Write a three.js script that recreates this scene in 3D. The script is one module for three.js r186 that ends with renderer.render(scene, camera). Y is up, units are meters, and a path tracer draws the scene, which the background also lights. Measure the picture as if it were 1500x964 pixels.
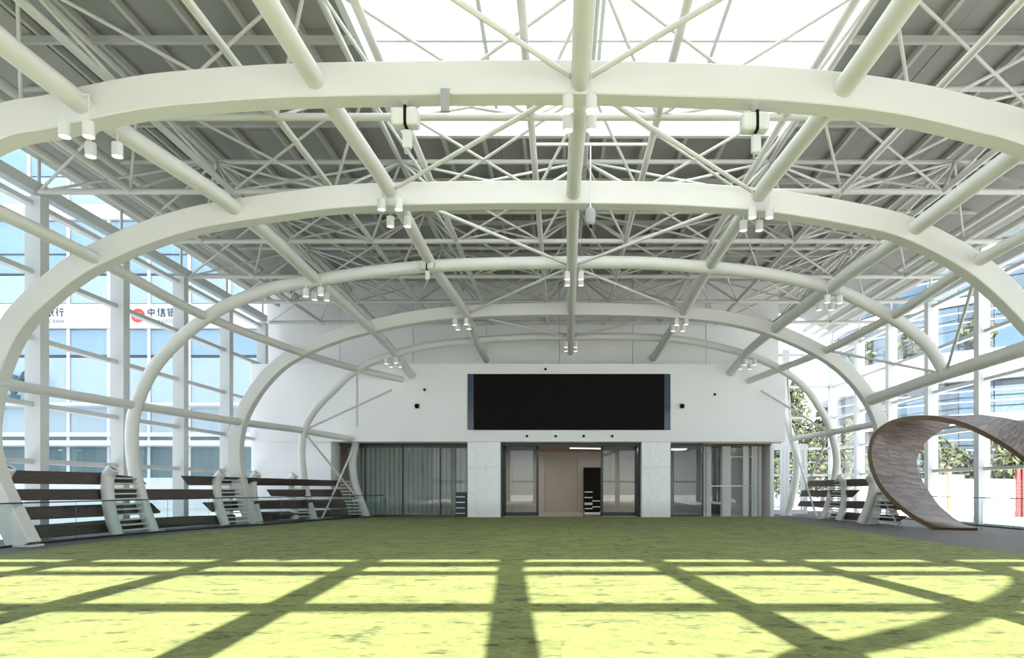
import * as THREE from 'three';
import { mergeGeometries } from 'three/addons/utils/BufferGeometryUtils.js';
import { RectAreaLightUniformsLib } from 'three/addons/lights/RectAreaLightUniformsLib.js';
import { RoundedBoxGeometry } from 'three/addons/geometries/RoundedBoxGeometry.js';

// ---------------------------------------------------------------- camera, sky, sun, exposure
const F = 1050, CX = 822, CY = 714, EYE = 1.5;          // focal length and vanishing point in the 1500 x 964 frame
const scene = new THREE.Scene();
const camera = new THREE.PerspectiveCamera(2 * Math.atan(482 / F) * 180 / Math.PI, 1500 / 964, 0.1, 400);
camera.position.set(0, EYE, 0);
camera.setViewOffset(1500, 964, 750 - CX, 482 - CY, 1500, 964);
const renderer = new THREE.WebGLRenderer({ antialias: true });
renderer.toneMapping = THREE.LinearToneMapping;
renderer.toneMappingExposure = 1.68;
renderer.shadowMap.enabled = true;
RectAreaLightUniformsLib.init();
{
  const W = 64, H = 128, d = new Float32Array(W * H * 4);
  for (let j = 0; j < H; j++) {
    const el = Math.max(0, (j + 0.5) / H * 180 - 90) / 90, t = Math.pow(el, 0.55);
    for (let i = 0; i < W; i++) d.set([1.78 - 0.78 * t, 1.84 - 0.55 * t, 1.92 - 0.24 * t, 1], (j * W + i) * 4);
  }
  const sky = new THREE.DataTexture(d, W, H, THREE.RGBAFormat, THREE.FloatType);
  sky.mapping = THREE.EquirectangularReflectionMapping; sky.magFilter = THREE.LinearFilter; sky.needsUpdate = true;
  scene.background = sky;
}
const SUN_TAN = 0.544, SUN_SIDE = 0.073;
const sun = new THREE.DirectionalLight(new THREE.Color().setRGB(1, 0.94, 0.90), 19);
sun.position.set(SUN_SIDE * 60, SUN_TAN * 60, 60 - 15); sun.target.position.set(0, 0, -15);
sun.castShadow = true; sun.shadow.mapSize.set(4096, 4096);
Object.assign(sun.shadow.camera, { left: -50, right: 50, top: 40, bottom: -40, near: 1, far: 200 });
scene.add(sun, sun.target);

// ---------------------------------------------------------------- helpers
const V = (x, y, z) => new THREE.Vector3(x, y, z);
const P = (u, v, Z) => V((u - CX) * Z / F, EYE + (CY - v) * Z / F, -Z);   // a pixel at a known depth
let seed = 7; const rnd = () => (seed = (seed * 1664525 + 1013904223) >>> 0) / 4294967296;
const used = {};
function numbered(n) { const k = used[n] = (used[n] ?? -1) + 1; return k ? n + '_' + String(k).padStart(3, '0') : n; }
function mesh(name, geo, mat, parent) { const m = new THREE.Mesh(geo, mat); m.name = name; m.castShadow = m.receiveShadow = true; parent.add(m); return m; }
function thing(name, label, category, group) { const g = new THREE.Group(); g.name = numbered(name); g.userData = { label, category }; if (group) g.userData.group = group; scene.add(g); return g; }
function tagged(name, geo, mat, label, category, group) { const m = mesh(numbered(name), geo, mat, scene); m.userData = { label, category }; if (group) m.userData.group = group; return m; }
function struct(name, label, category) { const g = new THREE.Group(); g.name = name; g.userData = { kind: 'structure', label, category }; scene.add(g); return g; }
const boxCache = {};
function boxGeo(w, h, d) { const k = [w, h, d].map(a => a.toFixed(3)).join(); return boxCache[k] ??= new THREE.BoxGeometry(w, h, d); }
function box(name, w, h, d, x, y, z, mat, parent) { const m = mesh(name, boxGeo(w, h, d), mat, parent); m.position.set(x, y, z); return m; }
const span = (name, x0, x1, y0, y1, z0, z1, mat, parent) => box(name, Math.abs(x1 - x0), Math.abs(y1 - y0), Math.abs(z1 - z0), (x0 + x1) / 2, (y0 + y1) / 2, (z0 + z1) / 2, mat, parent);
const planeCache = {};
function pane(name, w, h, x, y, z, ry, mat, parent) { const k = w.toFixed(3) + ',' + h.toFixed(3); const m = mesh(name, planeCache[k] ??= new THREE.PlaneGeometry(w, h), mat, parent); m.position.set(x, y, z); m.rotation.y = ry; return m; }
const cylCache = {};
function rodMesh(name, a, b, r, mat, parent, seg = 10) {
  const g = cylCache[r + '_' + seg] ??= new THREE.CylinderGeometry(r, r, 1, seg); const m = mesh(name, g, mat, parent), d = b.clone().sub(a);
  m.position.copy(a).addScaledVector(d, 0.5); m.scale.y = d.length(); m.quaternion.setFromUnitVectors(V(0, 1, 0), d.clone().normalize()); return m;
}
const curve = (pts) => new THREE.CatmullRomCurve3(pts, false, 'centripetal');
const tube = (pts, r, n = 60, s = 20) => new THREE.TubeGeometry(curve(pts), n, r, s, false);
// a box section swept along a curve lying in a plane z = const; front face at the curve, depth going away
function sweepBox(pts, h, depth, n = 90) {
  const c = curve(pts), pos = [], idx = [], b = 0.02, sec = [[-h / 2 + b, 0], [h / 2 - b, 0], [h / 2, b], [h / 2, depth - b], [h / 2 - b, depth], [-h / 2 + b, depth], [-h / 2, depth - b], [-h / 2, b]];
  for (let k = 0; k < 8; k++) for (let e = 0; e < 2; e++) {
    for (let i = 0; i <= n; i++) { const p = c.getPoint(i / n), t = c.getTangent(i / n), s = sec[(k + e) % 8]; pos.push(p.x - t.y * s[0], p.y + t.x * s[0], p.z - s[1]); }
  }
  const R = n + 1;
  for (let k = 0; k < 8; k++) for (let i = 0; i < n; i++) { const a = (2 * k) * R + i, q = a + R; idx.push(a, a + 1, q, q, a + 1, q + 1); }
  const g = new THREE.BufferGeometry(); g.setAttribute('position', new THREE.Float32BufferAttribute(pos, 3)); g.setIndex(idx); g.computeVertexNormals(); return g;
}
function atHeight(pts, y) { // point of a polyline at a height, from its low end
  for (let i = pts.length - 1; i > 0; i--) { const a = pts[i], b = pts[i - 1]; if ((a.y - y) * (b.y - y) <= 0 && a.y !== b.y) return a.clone().lerp(b, (y - a.y) / (b.y - a.y)); }
  return pts[pts.length - 1].clone();
}

// ---------------------------------------------------------------- textures and materials
function noiseGrid(n, s) { let q = s >>> 0; const r = () => (q = (q * 1664525 + 1013904223) >>> 0) / 4294967296; const a = new Float32Array(n * n); for (let i = 0; i < n * n; i++) a[i] = r(); 
  return (x, y) => { x = ((x % n) + n) % n; y = ((y % n) + n) % n; const i = x | 0, j = y | 0, u = x - i, v = y - j, i1 = (i + 1) % n, j1 = (j + 1) % n, su = u * u * (3 - 2 * u), sv = v * v * (3 - 2 * v);
    return (a[j * n + i] * (1 - su) + a[j * n + i1] * su) * (1 - sv) + (a[j1 * n + i] * (1 - su) + a[j1 * n + i1] * su) * sv; }; }
function tex(size, fn, rx, ry, srgb = true) {
  const d = new Uint8Array(size * size * 4);
  for (let j = 0; j < size; j++) for (let i = 0; i < size; i++) { const c = fn(i / size, j / size); const o = (j * size + i) * 4; d[o] = c[0]; d[o + 1] = c[1]; d[o + 2] = c[2]; d[o + 3] = 255; }
  const t = new THREE.DataTexture(d, size, size); t.wrapS = t.wrapT = THREE.RepeatWrapping; t.magFilter = THREE.LinearFilter; t.minFilter = THREE.LinearMipmapLinearFilter; t.generateMipmaps = true;
  if (srgb) t.colorSpace = THREE.SRGBColorSpace; t.repeat.set(rx, ry); t.needsUpdate = true; return t;
}
const n64 = noiseGrid(64, 3), n64b = noiseGrid(64, 11), n256 = noiseGrid(256, 5);
const carpetTex = tex(1024, (x, y) => {
  const streak = n64(x * 64, y * 64 * 1.0) * 0.5 + n256(x * 128, y * 256) * 0.5, patch = n64b(x * 16, y * 16), fleck = n256(x * 256, y * 256 + 40);
  let k = 0.9 + 0.24 * (streak - 0.5) + 0.14 * (patch - 0.5) + 0.16 * (fleck - 0.5);
  const worn = n64(x * 32 + 9, y * 64 + 5) * 0.6 + n256(x * 128, y * 256 + 7) * 0.4; if (worn > 0.62) k -= (worn - 0.62) * 1.5;   // dark tufts in the pile
  return [125 * k, 134 * k, 69 * k].map(a => Math.max(0, Math.min(255, a)));
}, 1 / 9, 1 / 9);
const stoneTex = tex(512, (x, y) => { const k = 0.92 + 0.12 * n64(x * 64, y * 64) + 0.06 * (n256(x * 256, y * 256) - 0.5); return [84 * k, 81 * k, 77 * k]; }, 1 / 4, 1 / 4);
const marbleTex = tex(512, (x, y) => { const w = n64(x * 6, y * 6) * 3 + n64b(x * 16, y * 16); const vein = Math.pow(Math.abs(Math.sin((x + y * 0.8) * 6.283 * 2 + w * 2)), 0.18); const k = 222 + 20 * vein; return [k, k + 1, k]; }, 0.5, 0.5);
const stripTex = tex(1024, (x, y) => { // narrow strips of timber, laid in running lengths
  const row = Math.floor(y * 34), off = n64(row * 7.3, 1.7) * 5, col = Math.floor(x * 5 + off), t = n64b(row * 3.7 + col * 11.3, col * 5.1 + row * 1.9), g = n256(x * 40 + row * 17, y * 256 * 1.0);
  const k = 0.66 + 0.62 * t + 0.2 * (g - 0.5); return [106 * k, 90 * k, 80 * k].map(a => Math.min(255, a)); }, 1, 1);
const boardTex = tex(512, (x, y) => { const g = n256(x * 20, y * 200) * 0.6 + n64(x * 16, y * 64) * 0.4, k = 0.72 + 0.55 * g; return [78 * k, 67 * k, 62 * k]; }, 0.5, 1);
const M = {};
const std = (r, g, b, rough = 0.6, o = {}) => new THREE.MeshStandardMaterial({ color: new THREE.Color().setRGB(r, g, b), roughness: rough, ...o });
M.steel = std(0.66, 0.655, 0.62, 0.5);
M.frameSteel = std(0.60, 0.595, 0.55, 0.5);
M.frame = std(0.64, 0.655, 0.65, 0.5);
M.wall = std(0.89, 0.89, 0.885, 0.7);
M.panel = std(0.82, 0.82, 0.80, 0.65);
M.roof = std(0.30, 0.30, 0.275, 0.7);
M.rib = std(0.47, 0.47, 0.43, 0.6);
M.carpet = new THREE.MeshStandardMaterial({ map: carpetTex, roughness: 0.95 });
M.stone = new THREE.MeshStandardMaterial({ map: stoneTex, roughness: 0.7 });
M.marble = new THREE.MeshStandardMaterial({ map: marbleTex, roughness: 0.12 });
M.board = new THREE.MeshStandardMaterial({ map: boardTex, roughness: 0.55 });
M.strip = new THREE.MeshStandardMaterial({ map: stripTex, roughness: 0.5 });
M.stripEdge = std(0.13, 0.08, 0.045, 0.5);
M.black = new THREE.MeshPhysicalMaterial({ color: new THREE.Color().setRGB(0.009, 0.009, 0.008), roughness: 0.7, specularIntensity: 0.15 });
M.darkFrame = std(0.03, 0.04, 0.045, 0.35, { metalness: 0.3 });
M.darkGlass = std(0.06, 0.09, 0.12, 0.08);
M.galv = std(0.55, 0.56, 0.55, 0.35, { metalness: 0.7 });
M.plastic = std(0.66, 0.66, 0.64, 0.45);
M.grey = std(0.35, 0.36, 0.37, 0.5);
M.lamp = new THREE.MeshStandardMaterial({ color: 0xffffff, emissive: new THREE.Color(1, 0.86, 0.66), emissiveIntensity: 3 });
const glass = (r, g, b, rough = 0) => new THREE.MeshPhysicalMaterial({ color: new THREE.Color().setRGB(r, g, b), roughness: rough, transmission: 1, thickness: 0, ior: 1.5, side: THREE.DoubleSide });
M.glass = glass(0.95, 0.985, 0.985);
M.railGlass = glass(0.86, 0.94, 0.93);
M.shopGlass = glass(0.74, 0.82, 0.81);
M.opal = new THREE.MeshPhysicalMaterial({ color: new THREE.Color().setRGB(0.92, 0.96, 0.98), roughness: 1, transmission: 0.5, thickness: 0, side: THREE.DoubleSide });

// ---------------------------------------------------------------- large structure
const XL = -15.0, XR = 16.6, GRID = [-1.7, 1.35, 5.28, 9.21, 13.14, 17.07, 21.0, 24.93, 28.86, 32.79, 36.72, 40.65, 44.6];
const ROOF = 12.4, LOW = 10.0, TOP = 11.8;          // roof underside, lower and upper chords of the space frame
const floor = struct('floor', 'grey stone floor around the green carpet', 'floor');
{ const m = span('stone_slab', XL - 0.6, XR + 0.6, -0.25, 0, 1.9, -46, M.stone, floor); const g = m.geometry.clone(); const uv = g.attributes.uv; for (let i = 0; i < uv.count; i++) uv.setXY(i, uv.getX(i) * 32, uv.getY(i) * 48); m.geometry = g; }

// carpet with its curved edge
{
  const left = [[-11, -1.2], [-11.6, 5], [-12.1, 10], [-12.35, 15.6], [-12.6, 20.2], [-12.1, 24.2], [-11.1, 29.2], [-9.75, 35.0], [-9.2, 35.9]].map(a => new THREE.Vector2(...a));
  const right = [[10.0, 35.9], [10.4, 33.5], [10.25, 29], [10.1, 23.5], [10.1, 18.3], [10.5, 15], [11, 8], [11, -1.2]].map(a => new THREE.Vector2(...a));
  const s = new THREE.Shape(); s.moveTo(left[0].x, left[0].y); s.splineThru(left.slice(1)); s.lineTo(right[0].x, right[0].y); s.splineThru(right.slice(1)); s.closePath();
  const g = new THREE.ExtrudeGeometry(s, { depth: 0.015, bevelEnabled: false, curveSegments: 24 }); g.rotateX(-Math.PI / 2);
  tagged('carpet', g, M.carpet, 'large mottled green carpet with curved edges covering the hall floor', 'carpet');
}

// roof: panels and ribs, open over the skylight
const NX = []; for (let i = 0; i < 12; i++) NX.push(-15.3 + 2.92 * i);
const SKX0 = -4.9, SKX1 = 6.9, SKZ0 = 9.21, SKZ1 = 21.9;
const ceiling = struct('ceiling', 'grey metal roof panels with pale ribs over the hall', 'ceiling');
{
  const xs = [-16.0, -12.4, -9.9, -7.4, SKX0, -1.95, 1.0, 3.95, SKX1, 9.4, 11.9, 14.4, 17.2], zs = [-2.1, 1.35, 5.28, 9.21, 13.14, 17.07, SKZ1, 28.86, 32.79, 36.72, 40.65, 45];
  for (let i = 0; i + 1 < xs.length; i++) for (let j = 0; j + 1 < zs.length; j++) {
    if (xs[i] >= SKX0 - 0.01 && xs[i + 1] <= SKX1 + 0.01 && zs[j] >= SKZ0 - 0.01 && zs[j + 1] <= SKZ1 + 0.01) continue;
    span('roof_panel', xs[i] + 0.008, xs[i + 1] - 0.008, ROOF + 0.01 * ((i + j) % 2), ROOF + 0.25, -zs[j] - 0.008, -zs[j + 1] + 0.008, M.roof, ceiling);
  }
  span('roof_deck', -16, 17.2, ROOF + 0.27, ROOF + 0.4, 2.1, -SKZ0, M.roof, ceiling); span('roof_deck', -16, 17.2, ROOF + 0.27, ROOF + 0.4, -SKZ1, -45, M.roof, ceiling);
  span('roof_deck', -16, SKX0, ROOF + 0.27, ROOF + 0.4, -SKZ0, -SKZ1, M.roof, ceiling); span('roof_deck', SKX1, 17.2, ROOF + 0.27, ROOF + 0.4, -SKZ0, -SKZ1, M.roof, ceiling);
  for (let x = -14.9; x < 17; x += 1.25) {
    const inSky = x > SKX0 - 0.1 && x < SKX1 + 0.1;
    for (const [a, b] of inSky ? [[-2, SKZ0], [SKZ1, 44.8]] : [[-2, 44.8]]) span('roof_rib', x - 0.05, x + 0.05, ROOF - 0.17, ROOF, -a, -b, M.rib, ceiling);
  }
  for (const z of [1.35, 5.28, 9.21, 13.14, 17.07, 21, 24.93, 28.86, 32.79, 36.72, 40.65]) {
    if (z > SKZ0 + 0.1 && z < SKZ1 - 0.1) { span('roof_beam', -15.8, SKX0, ROOF - 0.33, ROOF - 0.17, -z + 0.06, -z - 0.06, M.rib, ceiling); span('roof_beam', SKX1, 17, ROOF - 0.33, ROOF - 0.17, -z + 0.06, -z - 0.06, M.rib, ceiling); }
    else span('roof_beam', -15.8, 17, ROOF - 0.33, ROOF - 0.17, -z + 0.06, -z - 0.06, M.rib, ceiling);
  }
}
const skylight = struct('window_5', 'white translucent skylight panels in the middle of the roof', 'skylight');
{
  const y = ROOF + 0.6, bars = [SKX0, -1.95, 1.0, 3.95, SKX1], zb = [SKZ0, 13.8, 18.3, SKZ1];
  for (const x of [SKX0, SKX1]) span('curb', x - 0.08, x + 0.08, ROOF - 0.2, y + 0.1, -SKZ0, -SKZ1, M.frame, skylight);
  for (const z of [SKZ0, SKZ1]) span('curb', SKX0, SKX1, ROOF - 0.2, y + 0.1, -z - 0.08, -z + 0.08, M.frame, skylight);
  for (const x of bars.slice(1, -1)) span('glazing_bar', x - 0.05, x + 0.05, y - 0.14, y - 0.01, -SKZ0, -SKZ1, M.frame, skylight);
  for (const z of zb.slice(1, -1)) span('glazing_bar', SKX0, SKX1, y - 0.12, y - 0.01, -z - 0.05, -z + 0.05, M.frame, skylight);
  for (let i = 0; i < 4; i++) for (let j = 0; j < 3; j++) { const m = pane('pane', bars[i + 1] - bars[i], zb[j + 1] - zb[j], (bars[i] + bars[i + 1]) / 2, y, -(zb[j] + zb[j + 1]) / 2, 0, M.opal, skylight); m.rotation.x = -Math.PI / 2; }
}

// side facades
const ROWS = [0.05, 2.25, 3.9, 5.8, 7.72, 9.7, 12.3];
function sideFacade(name, label, X, s, zs) { // s: -1 left, +1 right; columns inside, glass outside them
  const w = struct(name, label, 'glass wall');
  for (const Z of zs) { span('column', X, X + s * 0.45, 0, LOW - 0.1, -Z + 0.36, -Z, M.frame, w); }
  for (let j = 0; j + 1 < zs.length; j++) {
    const a = zs[j], b = zs[j + 1];
    for (let k = 1; k < ROWS.length - 1; k++) span('transom', X + s * 0.2, X + s * 0.42, ROWS[k] - 0.07, ROWS[k] + 0.07, -a, -b + 0.36, M.frame, w);
    for (let k = 0; k + 1 < ROWS.length; k++) pane('pane', b - a, ROWS[k + 1] - ROWS[k], X + s * 0.47, (ROWS[k] + ROWS[k + 1]) / 2, -(a + b) / 2, Math.PI / 2, M.glass, w);
  }
  span('eaves_beam', X + s * 0.05, X + s * 0.35, LOW - 0.02, LOW + 0.3, -zs[0], -zs[zs.length - 1], M.frame, w);
  for (let j = 0; j < zs.length; j++) rodMesh('clerestory_post', V(X + s * 0.3, LOW + 0.3, -zs[j]), V(X + s * 0.3, ROOF, -zs[j]), 0.05, M.frameSteel, w);
  { const m = box('eaves_soffit', 3.0, 0.08, zs[zs.length - 1] - zs[0], X - s * 1.0, 11.75, -(zs[0] + zs[zs.length - 1]) / 2, M.rib, w); m.rotation.z = -s * 0.42; }
  for (const [dx, y, rr] of [[0.5, 10.85, 0.11], [1.0, 11.0, 0.08], [1.5, 11.25, 0.13]]) rodMesh('service_pipe', V(X - s * dx, y, -zs[0]), V(X - s * dx, y, -zs[zs.length - 1]), rr, M.frameSteel, w);
  span('sill', X + s * 0.2, X + s * 0.5, 0, 0.07, -zs[0], -zs[zs.length - 1], M.frame, w);
  return w;
}
const wl = sideFacade('window_1', 'tall white framed glass wall beside the slatted dark timber screen', XL, -1, GRID.slice(0, 11));
const wr = sideFacade('window_2', 'tall white framed glass wall beyond the timber loop', XR, 1, GRID);
// entrance facade behind the photographer, through which the sun comes
{
  const w = struct('window_3', 'glazed entrance front with white columns that throws the shadow grid', 'glass wall'), z = 1.7, cols = []; for (let x = 0.16 - 2.88 * 5; x < 16.4; x += 2.88) cols.push(x);
  for (const x of cols) span('column', x - 0.24, x + 0.24, 0, ROOF, z - 0.1, z + 0.2, M.frame, w);
  for (const [a, b] of [[2.0, 2.2], [5.63, 5.91], [7.56, 7.83], [8.27, 8.70]]) span('transom', XL - 0.4, XR + 0.4, a, b, z - 0.05, z + 0.1, M.frame, w);
  span('fascia', XL - 0.5, XR + 0.5, 9.08, ROOF + 0.3, z, z + 0.25, M.wall, w);
  const xs = [XL - 0.45, ...cols, XR + 0.45], ys = [0, 2.1, 5.77, 7.7, 9.1];
  for (let i = 0; i + 1 < xs.length; i++) for (let k = 0; k + 1 < ys.length; k++) pane('pane', xs[i + 1] - xs[i], ys[k + 1] - ys[k], (xs[i] + xs[i + 1]) / 2, (ys[k] + ys[k + 1]) / 2, z + 0.05, 0, M.glass, w);
}
// far glazed end right of the bulkhead
{
  const w = struct('window_4', 'far glazed end wall beside the white bulkhead with trees behind', 'glass wall'), z = -44.6, xs = [11.2, 13.9, XR + 0.45];
  for (const x of [11.2, 13.9]) span('column', x - 0.2, x + 0.2, 0, LOW, z, z + 0.35, M.frame, w);
  for (let k = 1; k < ROWS.length - 1; k++) span('transom', 11.2, XR + 0.45, ROWS[k] - 0.07, ROWS[k] + 0.07, z, z + 0.2, M.frame, w);
  for (let i = 0; i < 2; i++) for (let k = 0; k + 1 < ROWS.length; k++) pane('pane', xs[i + 1] - xs[i], ROWS[k + 1] - ROWS[k], (xs[i] + xs[i + 1]) / 2, (ROWS[k] + ROWS[k + 1]) / 2, z - 0.05, 0, M.glass, w);
}

// back wall: bulkhead, upper recessed panels, plain lower piece, lobby behind
const ZB = 35.6, BX1 = 11.12;
const back = struct('wall_back', 'white bulkhead wall above the entrance holding the black screen', 'wall');
span('bulkhead', XL - 0.45, BX1, 3.77, 7.64, -ZB, -37.5, M.wall, back);
span('lower_wall', XL - 0.45, P(487, 0, 36).x, 0, 3.77, -35.75, -37.3, M.wall, back);
const upper = struct('wall_upper', 'recessed pale grey panelled wall above the white bulkhead', 'wall');
for (let i = 0; i < 7; i++) for (let j = 0; j < 2; j++) { const x0 = XL - 0.4, w = (11.4 - x0) / 7; span('panel', x0 + i * w + 0.012, x0 + (i + 1) * w - 0.012, [7.64, 10.15][j], [10.13, ROOF][j], -37.5, -37.7, M.panel, upper); }
span('backing', XL - 0.4, 11.4, 7.64, ROOF, -37.71, -37.8, M.grey, upper);
const lobbyM = { wall: std(0.42, 0.395, 0.36, 0.4), ceil: std(0.28, 0.17, 0.11, 0.5), floor: std(0.42, 0.38, 0.33, 0.1), curtain: std(0.62, 0.63, 0.60, 0.8) };
const lobby = struct('wall_lobby', 'beige panelled lobby seen through the open entrance doors', 'wall');
span('lobby_floor', -13, 11, -0.02, 0.004, -36.6, -47, lobbyM.floor, lobby);
span('lobby_ceiling', -13, 11, 3.7, 3.9, -37.5, -47, lobbyM.ceil, lobby);
span('side_wall', -13.2, -13, 0, 3.9, -37.3, -47, lobbyM.wall, lobby);
span('side_wall', 11.0, 11.2, 0, ROOF, -37.7, -44.6, M.wall, lobby);
{ const zl = -44; let x = -13; for (let i = 0; i < 12; i++) { const w = i === 8 ? 1.9 : 2; span('lobby_panel', x + 0.01, x + w - 0.01, 0, 3.3, zl, zl - 0.1, i === 6 ? std(0.37, 0.34, 0.31, 0.45) : lobbyM.wall, lobby); x += w; } 
  span('lobby_backing', -13, 11, 0, 3.9, zl - 0.1, zl - 0.3, lobbyM.wall, lobby);
  for (let i = 0; i < 26; i++) { const m = mesh('curtain_fold', cylCache.fold ??= new THREE.CylinderGeometry(0.13, 0.13, 3.6, 8), lobbyM.curtain, lobby); m.position.set(-11.6 + i * 0.26, 1.85, -39.2 - 0.06 * (i % 2)); } }
// pillars
const kW = 35.7 / F;
for (const [n, a, b, l] of [['wall_pillar_left', 685, 733, 'white marble pillar between the wide window and the sliding door'], ['wall_pillar_right', 940, 982, 'white marble pillar between the sliding door and the blue glazed bay']]) {
  const s = struct(n, l, 'pillar'), x0 = (a - CX) * kW, x1 = (b - CX) * kW;
  for (let j = 0; j < 3; j++) span('marble_slab', x0, x1, j * 1.256 + 0.004, (j + 1) * 1.256 - 0.004, -35.66, -35.9, M.marble, s);
  span('core', x0 + 0.02, x1 - 0.02, 0, 3.77, -35.91, -37.5, M.wall, s);
}
const k37 = 37.1 / F, X37 = (u) => (u - CX) * k37;
function glazing(name, label, us, z, mat, fw = 0.06) {
  const w = struct(name, label, 'window');
  for (const u of us) span('mullion', X37(u) - fw / 2, X37(u) + fw / 2, 0, 3.77, z + 0.06, z - 0.06, M.darkFrame, w);
  for (const y of [[0, 0.08], [3.66, 3.77]]) span('rail', X37(us[0]), X37(us[us.length - 1]), y[0], y[1], z + 0.05, z - 0.05, M.darkFrame, w);
  for (let i = 0; i + 1 < us.length; i++) pane('pane', X37(us[i + 1]) - X37(us[i]), 3.62, (X37(us[i]) + X37(us[i + 1])) / 2, 1.87, z, 0, mat, w);
  return w;
}
glazing('window_6', 'wide dark framed shop window left of the entrance pillar', [489, 535, 590, 645, 685], -37.1, M.shopGlass);
glazing('window_7', 'blue tinted window right of the entrance pillar', [982, 1029], -37.1, glass(0.45, 0.60, 0.70));
// glazed booth with white posts right of that window
{
  const w = struct('window_8', 'glazed booth with white posts right of the blue window', 'window'), z = -38.4, k = 38.4 / F, X = u => (u - CX) * k;
  for (const [u, d] of [[1033, 0.12], [1037, 0.3], [1064, 0.45], [1092, 0.3], [1102, 0.12], [1107, 0.22], [1112, 0.2]]) span('post', X(u) - d / 2, X(u) + d / 2, 0, 3.75, z + 0.1, z - 0.1, M.frame, w);
  for (const [a, b] of [[1037, 1064], [1064, 1092], [1092, 1112]]) pane('pane', X(b) - X(a), 3.7, (X(a) + X(b)) / 2, 1.88, z, 0, M.railGlass, w);
  span('bar', X(1037), X(1105), 1.55, 1.6, z + 0.16, z + 0.11, M.galv, w); span('bar', X(1066), X(1105), 3.1, 3.14, z + 0.16, z + 0.11, M.galv, w);
  span('lining', X(1040), X(1062), 0, 3.7, z - 1.2, z - 1.3, M.darkFrame, w); span('lining', X(1064), X(1112), 0, 3.7, z - 1.2, z - 1.3, M.panel, w);
  span('canopy', X(1030), X(1118), 3.72, 3.95, z + 0.9, z - 1.3, M.wall, w);
}
// sliding entrance door
const d1 = struct('door_1', 'dark framed glass sliding entrance doors standing open', 'door');
{
  const z = -36.9, k = 36.9 / F, X = u => (u - CX) * k;
  span('jamb', X(733), X(738), 0, 3.77, z + 0.5, z - 0.3, M.darkFrame, d1); span('jamb', X(934), X(940), 0, 3.77, z + 0.5, z - 0.3, M.darkFrame, d1);
  span('header', X(733), X(940), 3.62, 3.77, z + 0.3, z - 0.3, M.darkFrame, d1);
  for (const [a, b] of [[738, 789], [880, 933]]) {
    const leaf = new THREE.Group(); leaf.name = 'leaf'; d1.add(leaf);
    span('stile', X(a), X(a) + 0.12, 0.03, 3.62, z + 0.04, z - 0.04, M.darkFrame, leaf); span('stile', X(b) - 0.12, X(b), 0.03, 3.62, z + 0.04, z - 0.04, M.darkFrame, leaf);
    span('leaf_rail', X(a), X(b), 0.03, 0.22, z + 0.04, z - 0.04, M.darkFrame, leaf); span('leaf_rail', X(a), X(b), 3.4, 3.62, z + 0.04, z - 0.04, M.darkFrame, leaf);
    pane('pane', X(b) - X(a) - 0.2, 3.2, (X(a) + X(b)) / 2, 1.82, z, 0, M.shopGlass, leaf);
  }
}
const d2 = struct('door_2', 'white framed glass double door leading out to the trees', 'door');
{
  const z = -40.4, k = 40.4 / F, X = u => (u - CX) * k;
  for (const [a, b] of [[1115, 1118], [1147, 1150], [1177, 1182]]) span('stile', X(a), X(b), 0, 3.9, z + 0.08, z - 0.08, M.frame, d2);
  span('header', X(1113), X(1182), 3.6, 3.95, z + 0.09, z - 0.09, M.frame, d2); span('kick_rail', X(1115), X(1180), 0, 0.25, z + 0.06, z - 0.06, M.frame, d2);
  pane('pane', X(1147) - X(1118), 3.4, (X(1118) + X(1147)) / 2, 1.9, z, 0, M.glass, d2); pane('pane', X(1177) - X(1150), 3.4, (X(1150) + X(1177)) / 2, 1.9, z, 0, M.glass, d2);
  for (const u of [1121, 1144, 1153, 1174]) span('leaf_stile', X(u) - 0.05, X(u) + 0.05, 0.2, 3.6, z + 0.05, z - 0.05, M.frame, d2);
}

// ---------------------------------------------------------------- arches
const ZA = { 1: 13, 2: 18, 3: 24.1, 4: 29.3, 5: 34, 6: 36.6 };
const trace = (l, Z) => l.map(([u, v]) => P(u, v, Z));
const a1 = [V(-13.2, 0, -13), V(-14.2, 1.1, -13), V(-14.6, 2.6, -13), V(-14.3, 4.2, -13), V(-13.4, 5.8, -13), V(-11.9, 7.2, -13),
  ...trace([[0, 176], [67, 163], [133, 148], [213, 133], [333, 122], [423, 117], [640, 113], [850, 112], [1000, 116], [1133, 121], [1277, 135], [1367, 151], [1433, 167], [1500, 185]], 13), V(10.2, 7.2, -13), V(11.8, 6.1, -13), V(13.0, 5.2, -13)];
const a2 = [...trace([[28, 802], [2, 750], [-20, 700], [-32, 650], [-30, 600], [-18, 545], [0, 500], [20, 467], [53, 433], [107, 390], [150, 367], [200, 345], [277, 320], [347, 307], [417, 297], [500, 287], [660, 282], [838, 281], [1000, 284], [1133, 294], [1250, 313], [1317, 328], [1383, 357], [1433, 387], [1473, 420], [1500, 447], [1530, 478], [1566, 500]], 18)];
const a3 = trace([[224, 780], [212, 748], [201, 709], [195, 674], [193, 639], [196, 607], [208, 572], [229, 534], [264, 496], [300, 467], [333, 447], [367, 433], [400, 422], [467, 410], [540, 399], [633, 390], [700, 387], [800, 385], [933, 385], [1000, 389], [1100, 398], [1167, 410], [1233, 428], [1273, 447], [1307, 465], [1333, 483], [1360, 507], [1377, 533], [1385, 550]], 24.1);
const a4 = trace([[368, 767.5], [355, 734], [346, 699], [342, 658], [349, 616], [372, 572], [405, 535], [441, 512], [500, 488], [543, 477], [600, 465], [667, 457], [833, 452], [1000, 457], [1083, 468], [1133, 482], [1183, 503], [1217, 522], [1240, 540], [1264, 566], [1282, 594], [1293, 622], [1298, 668], [1292, 715], [1277, 767.5]], 29.3);
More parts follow.
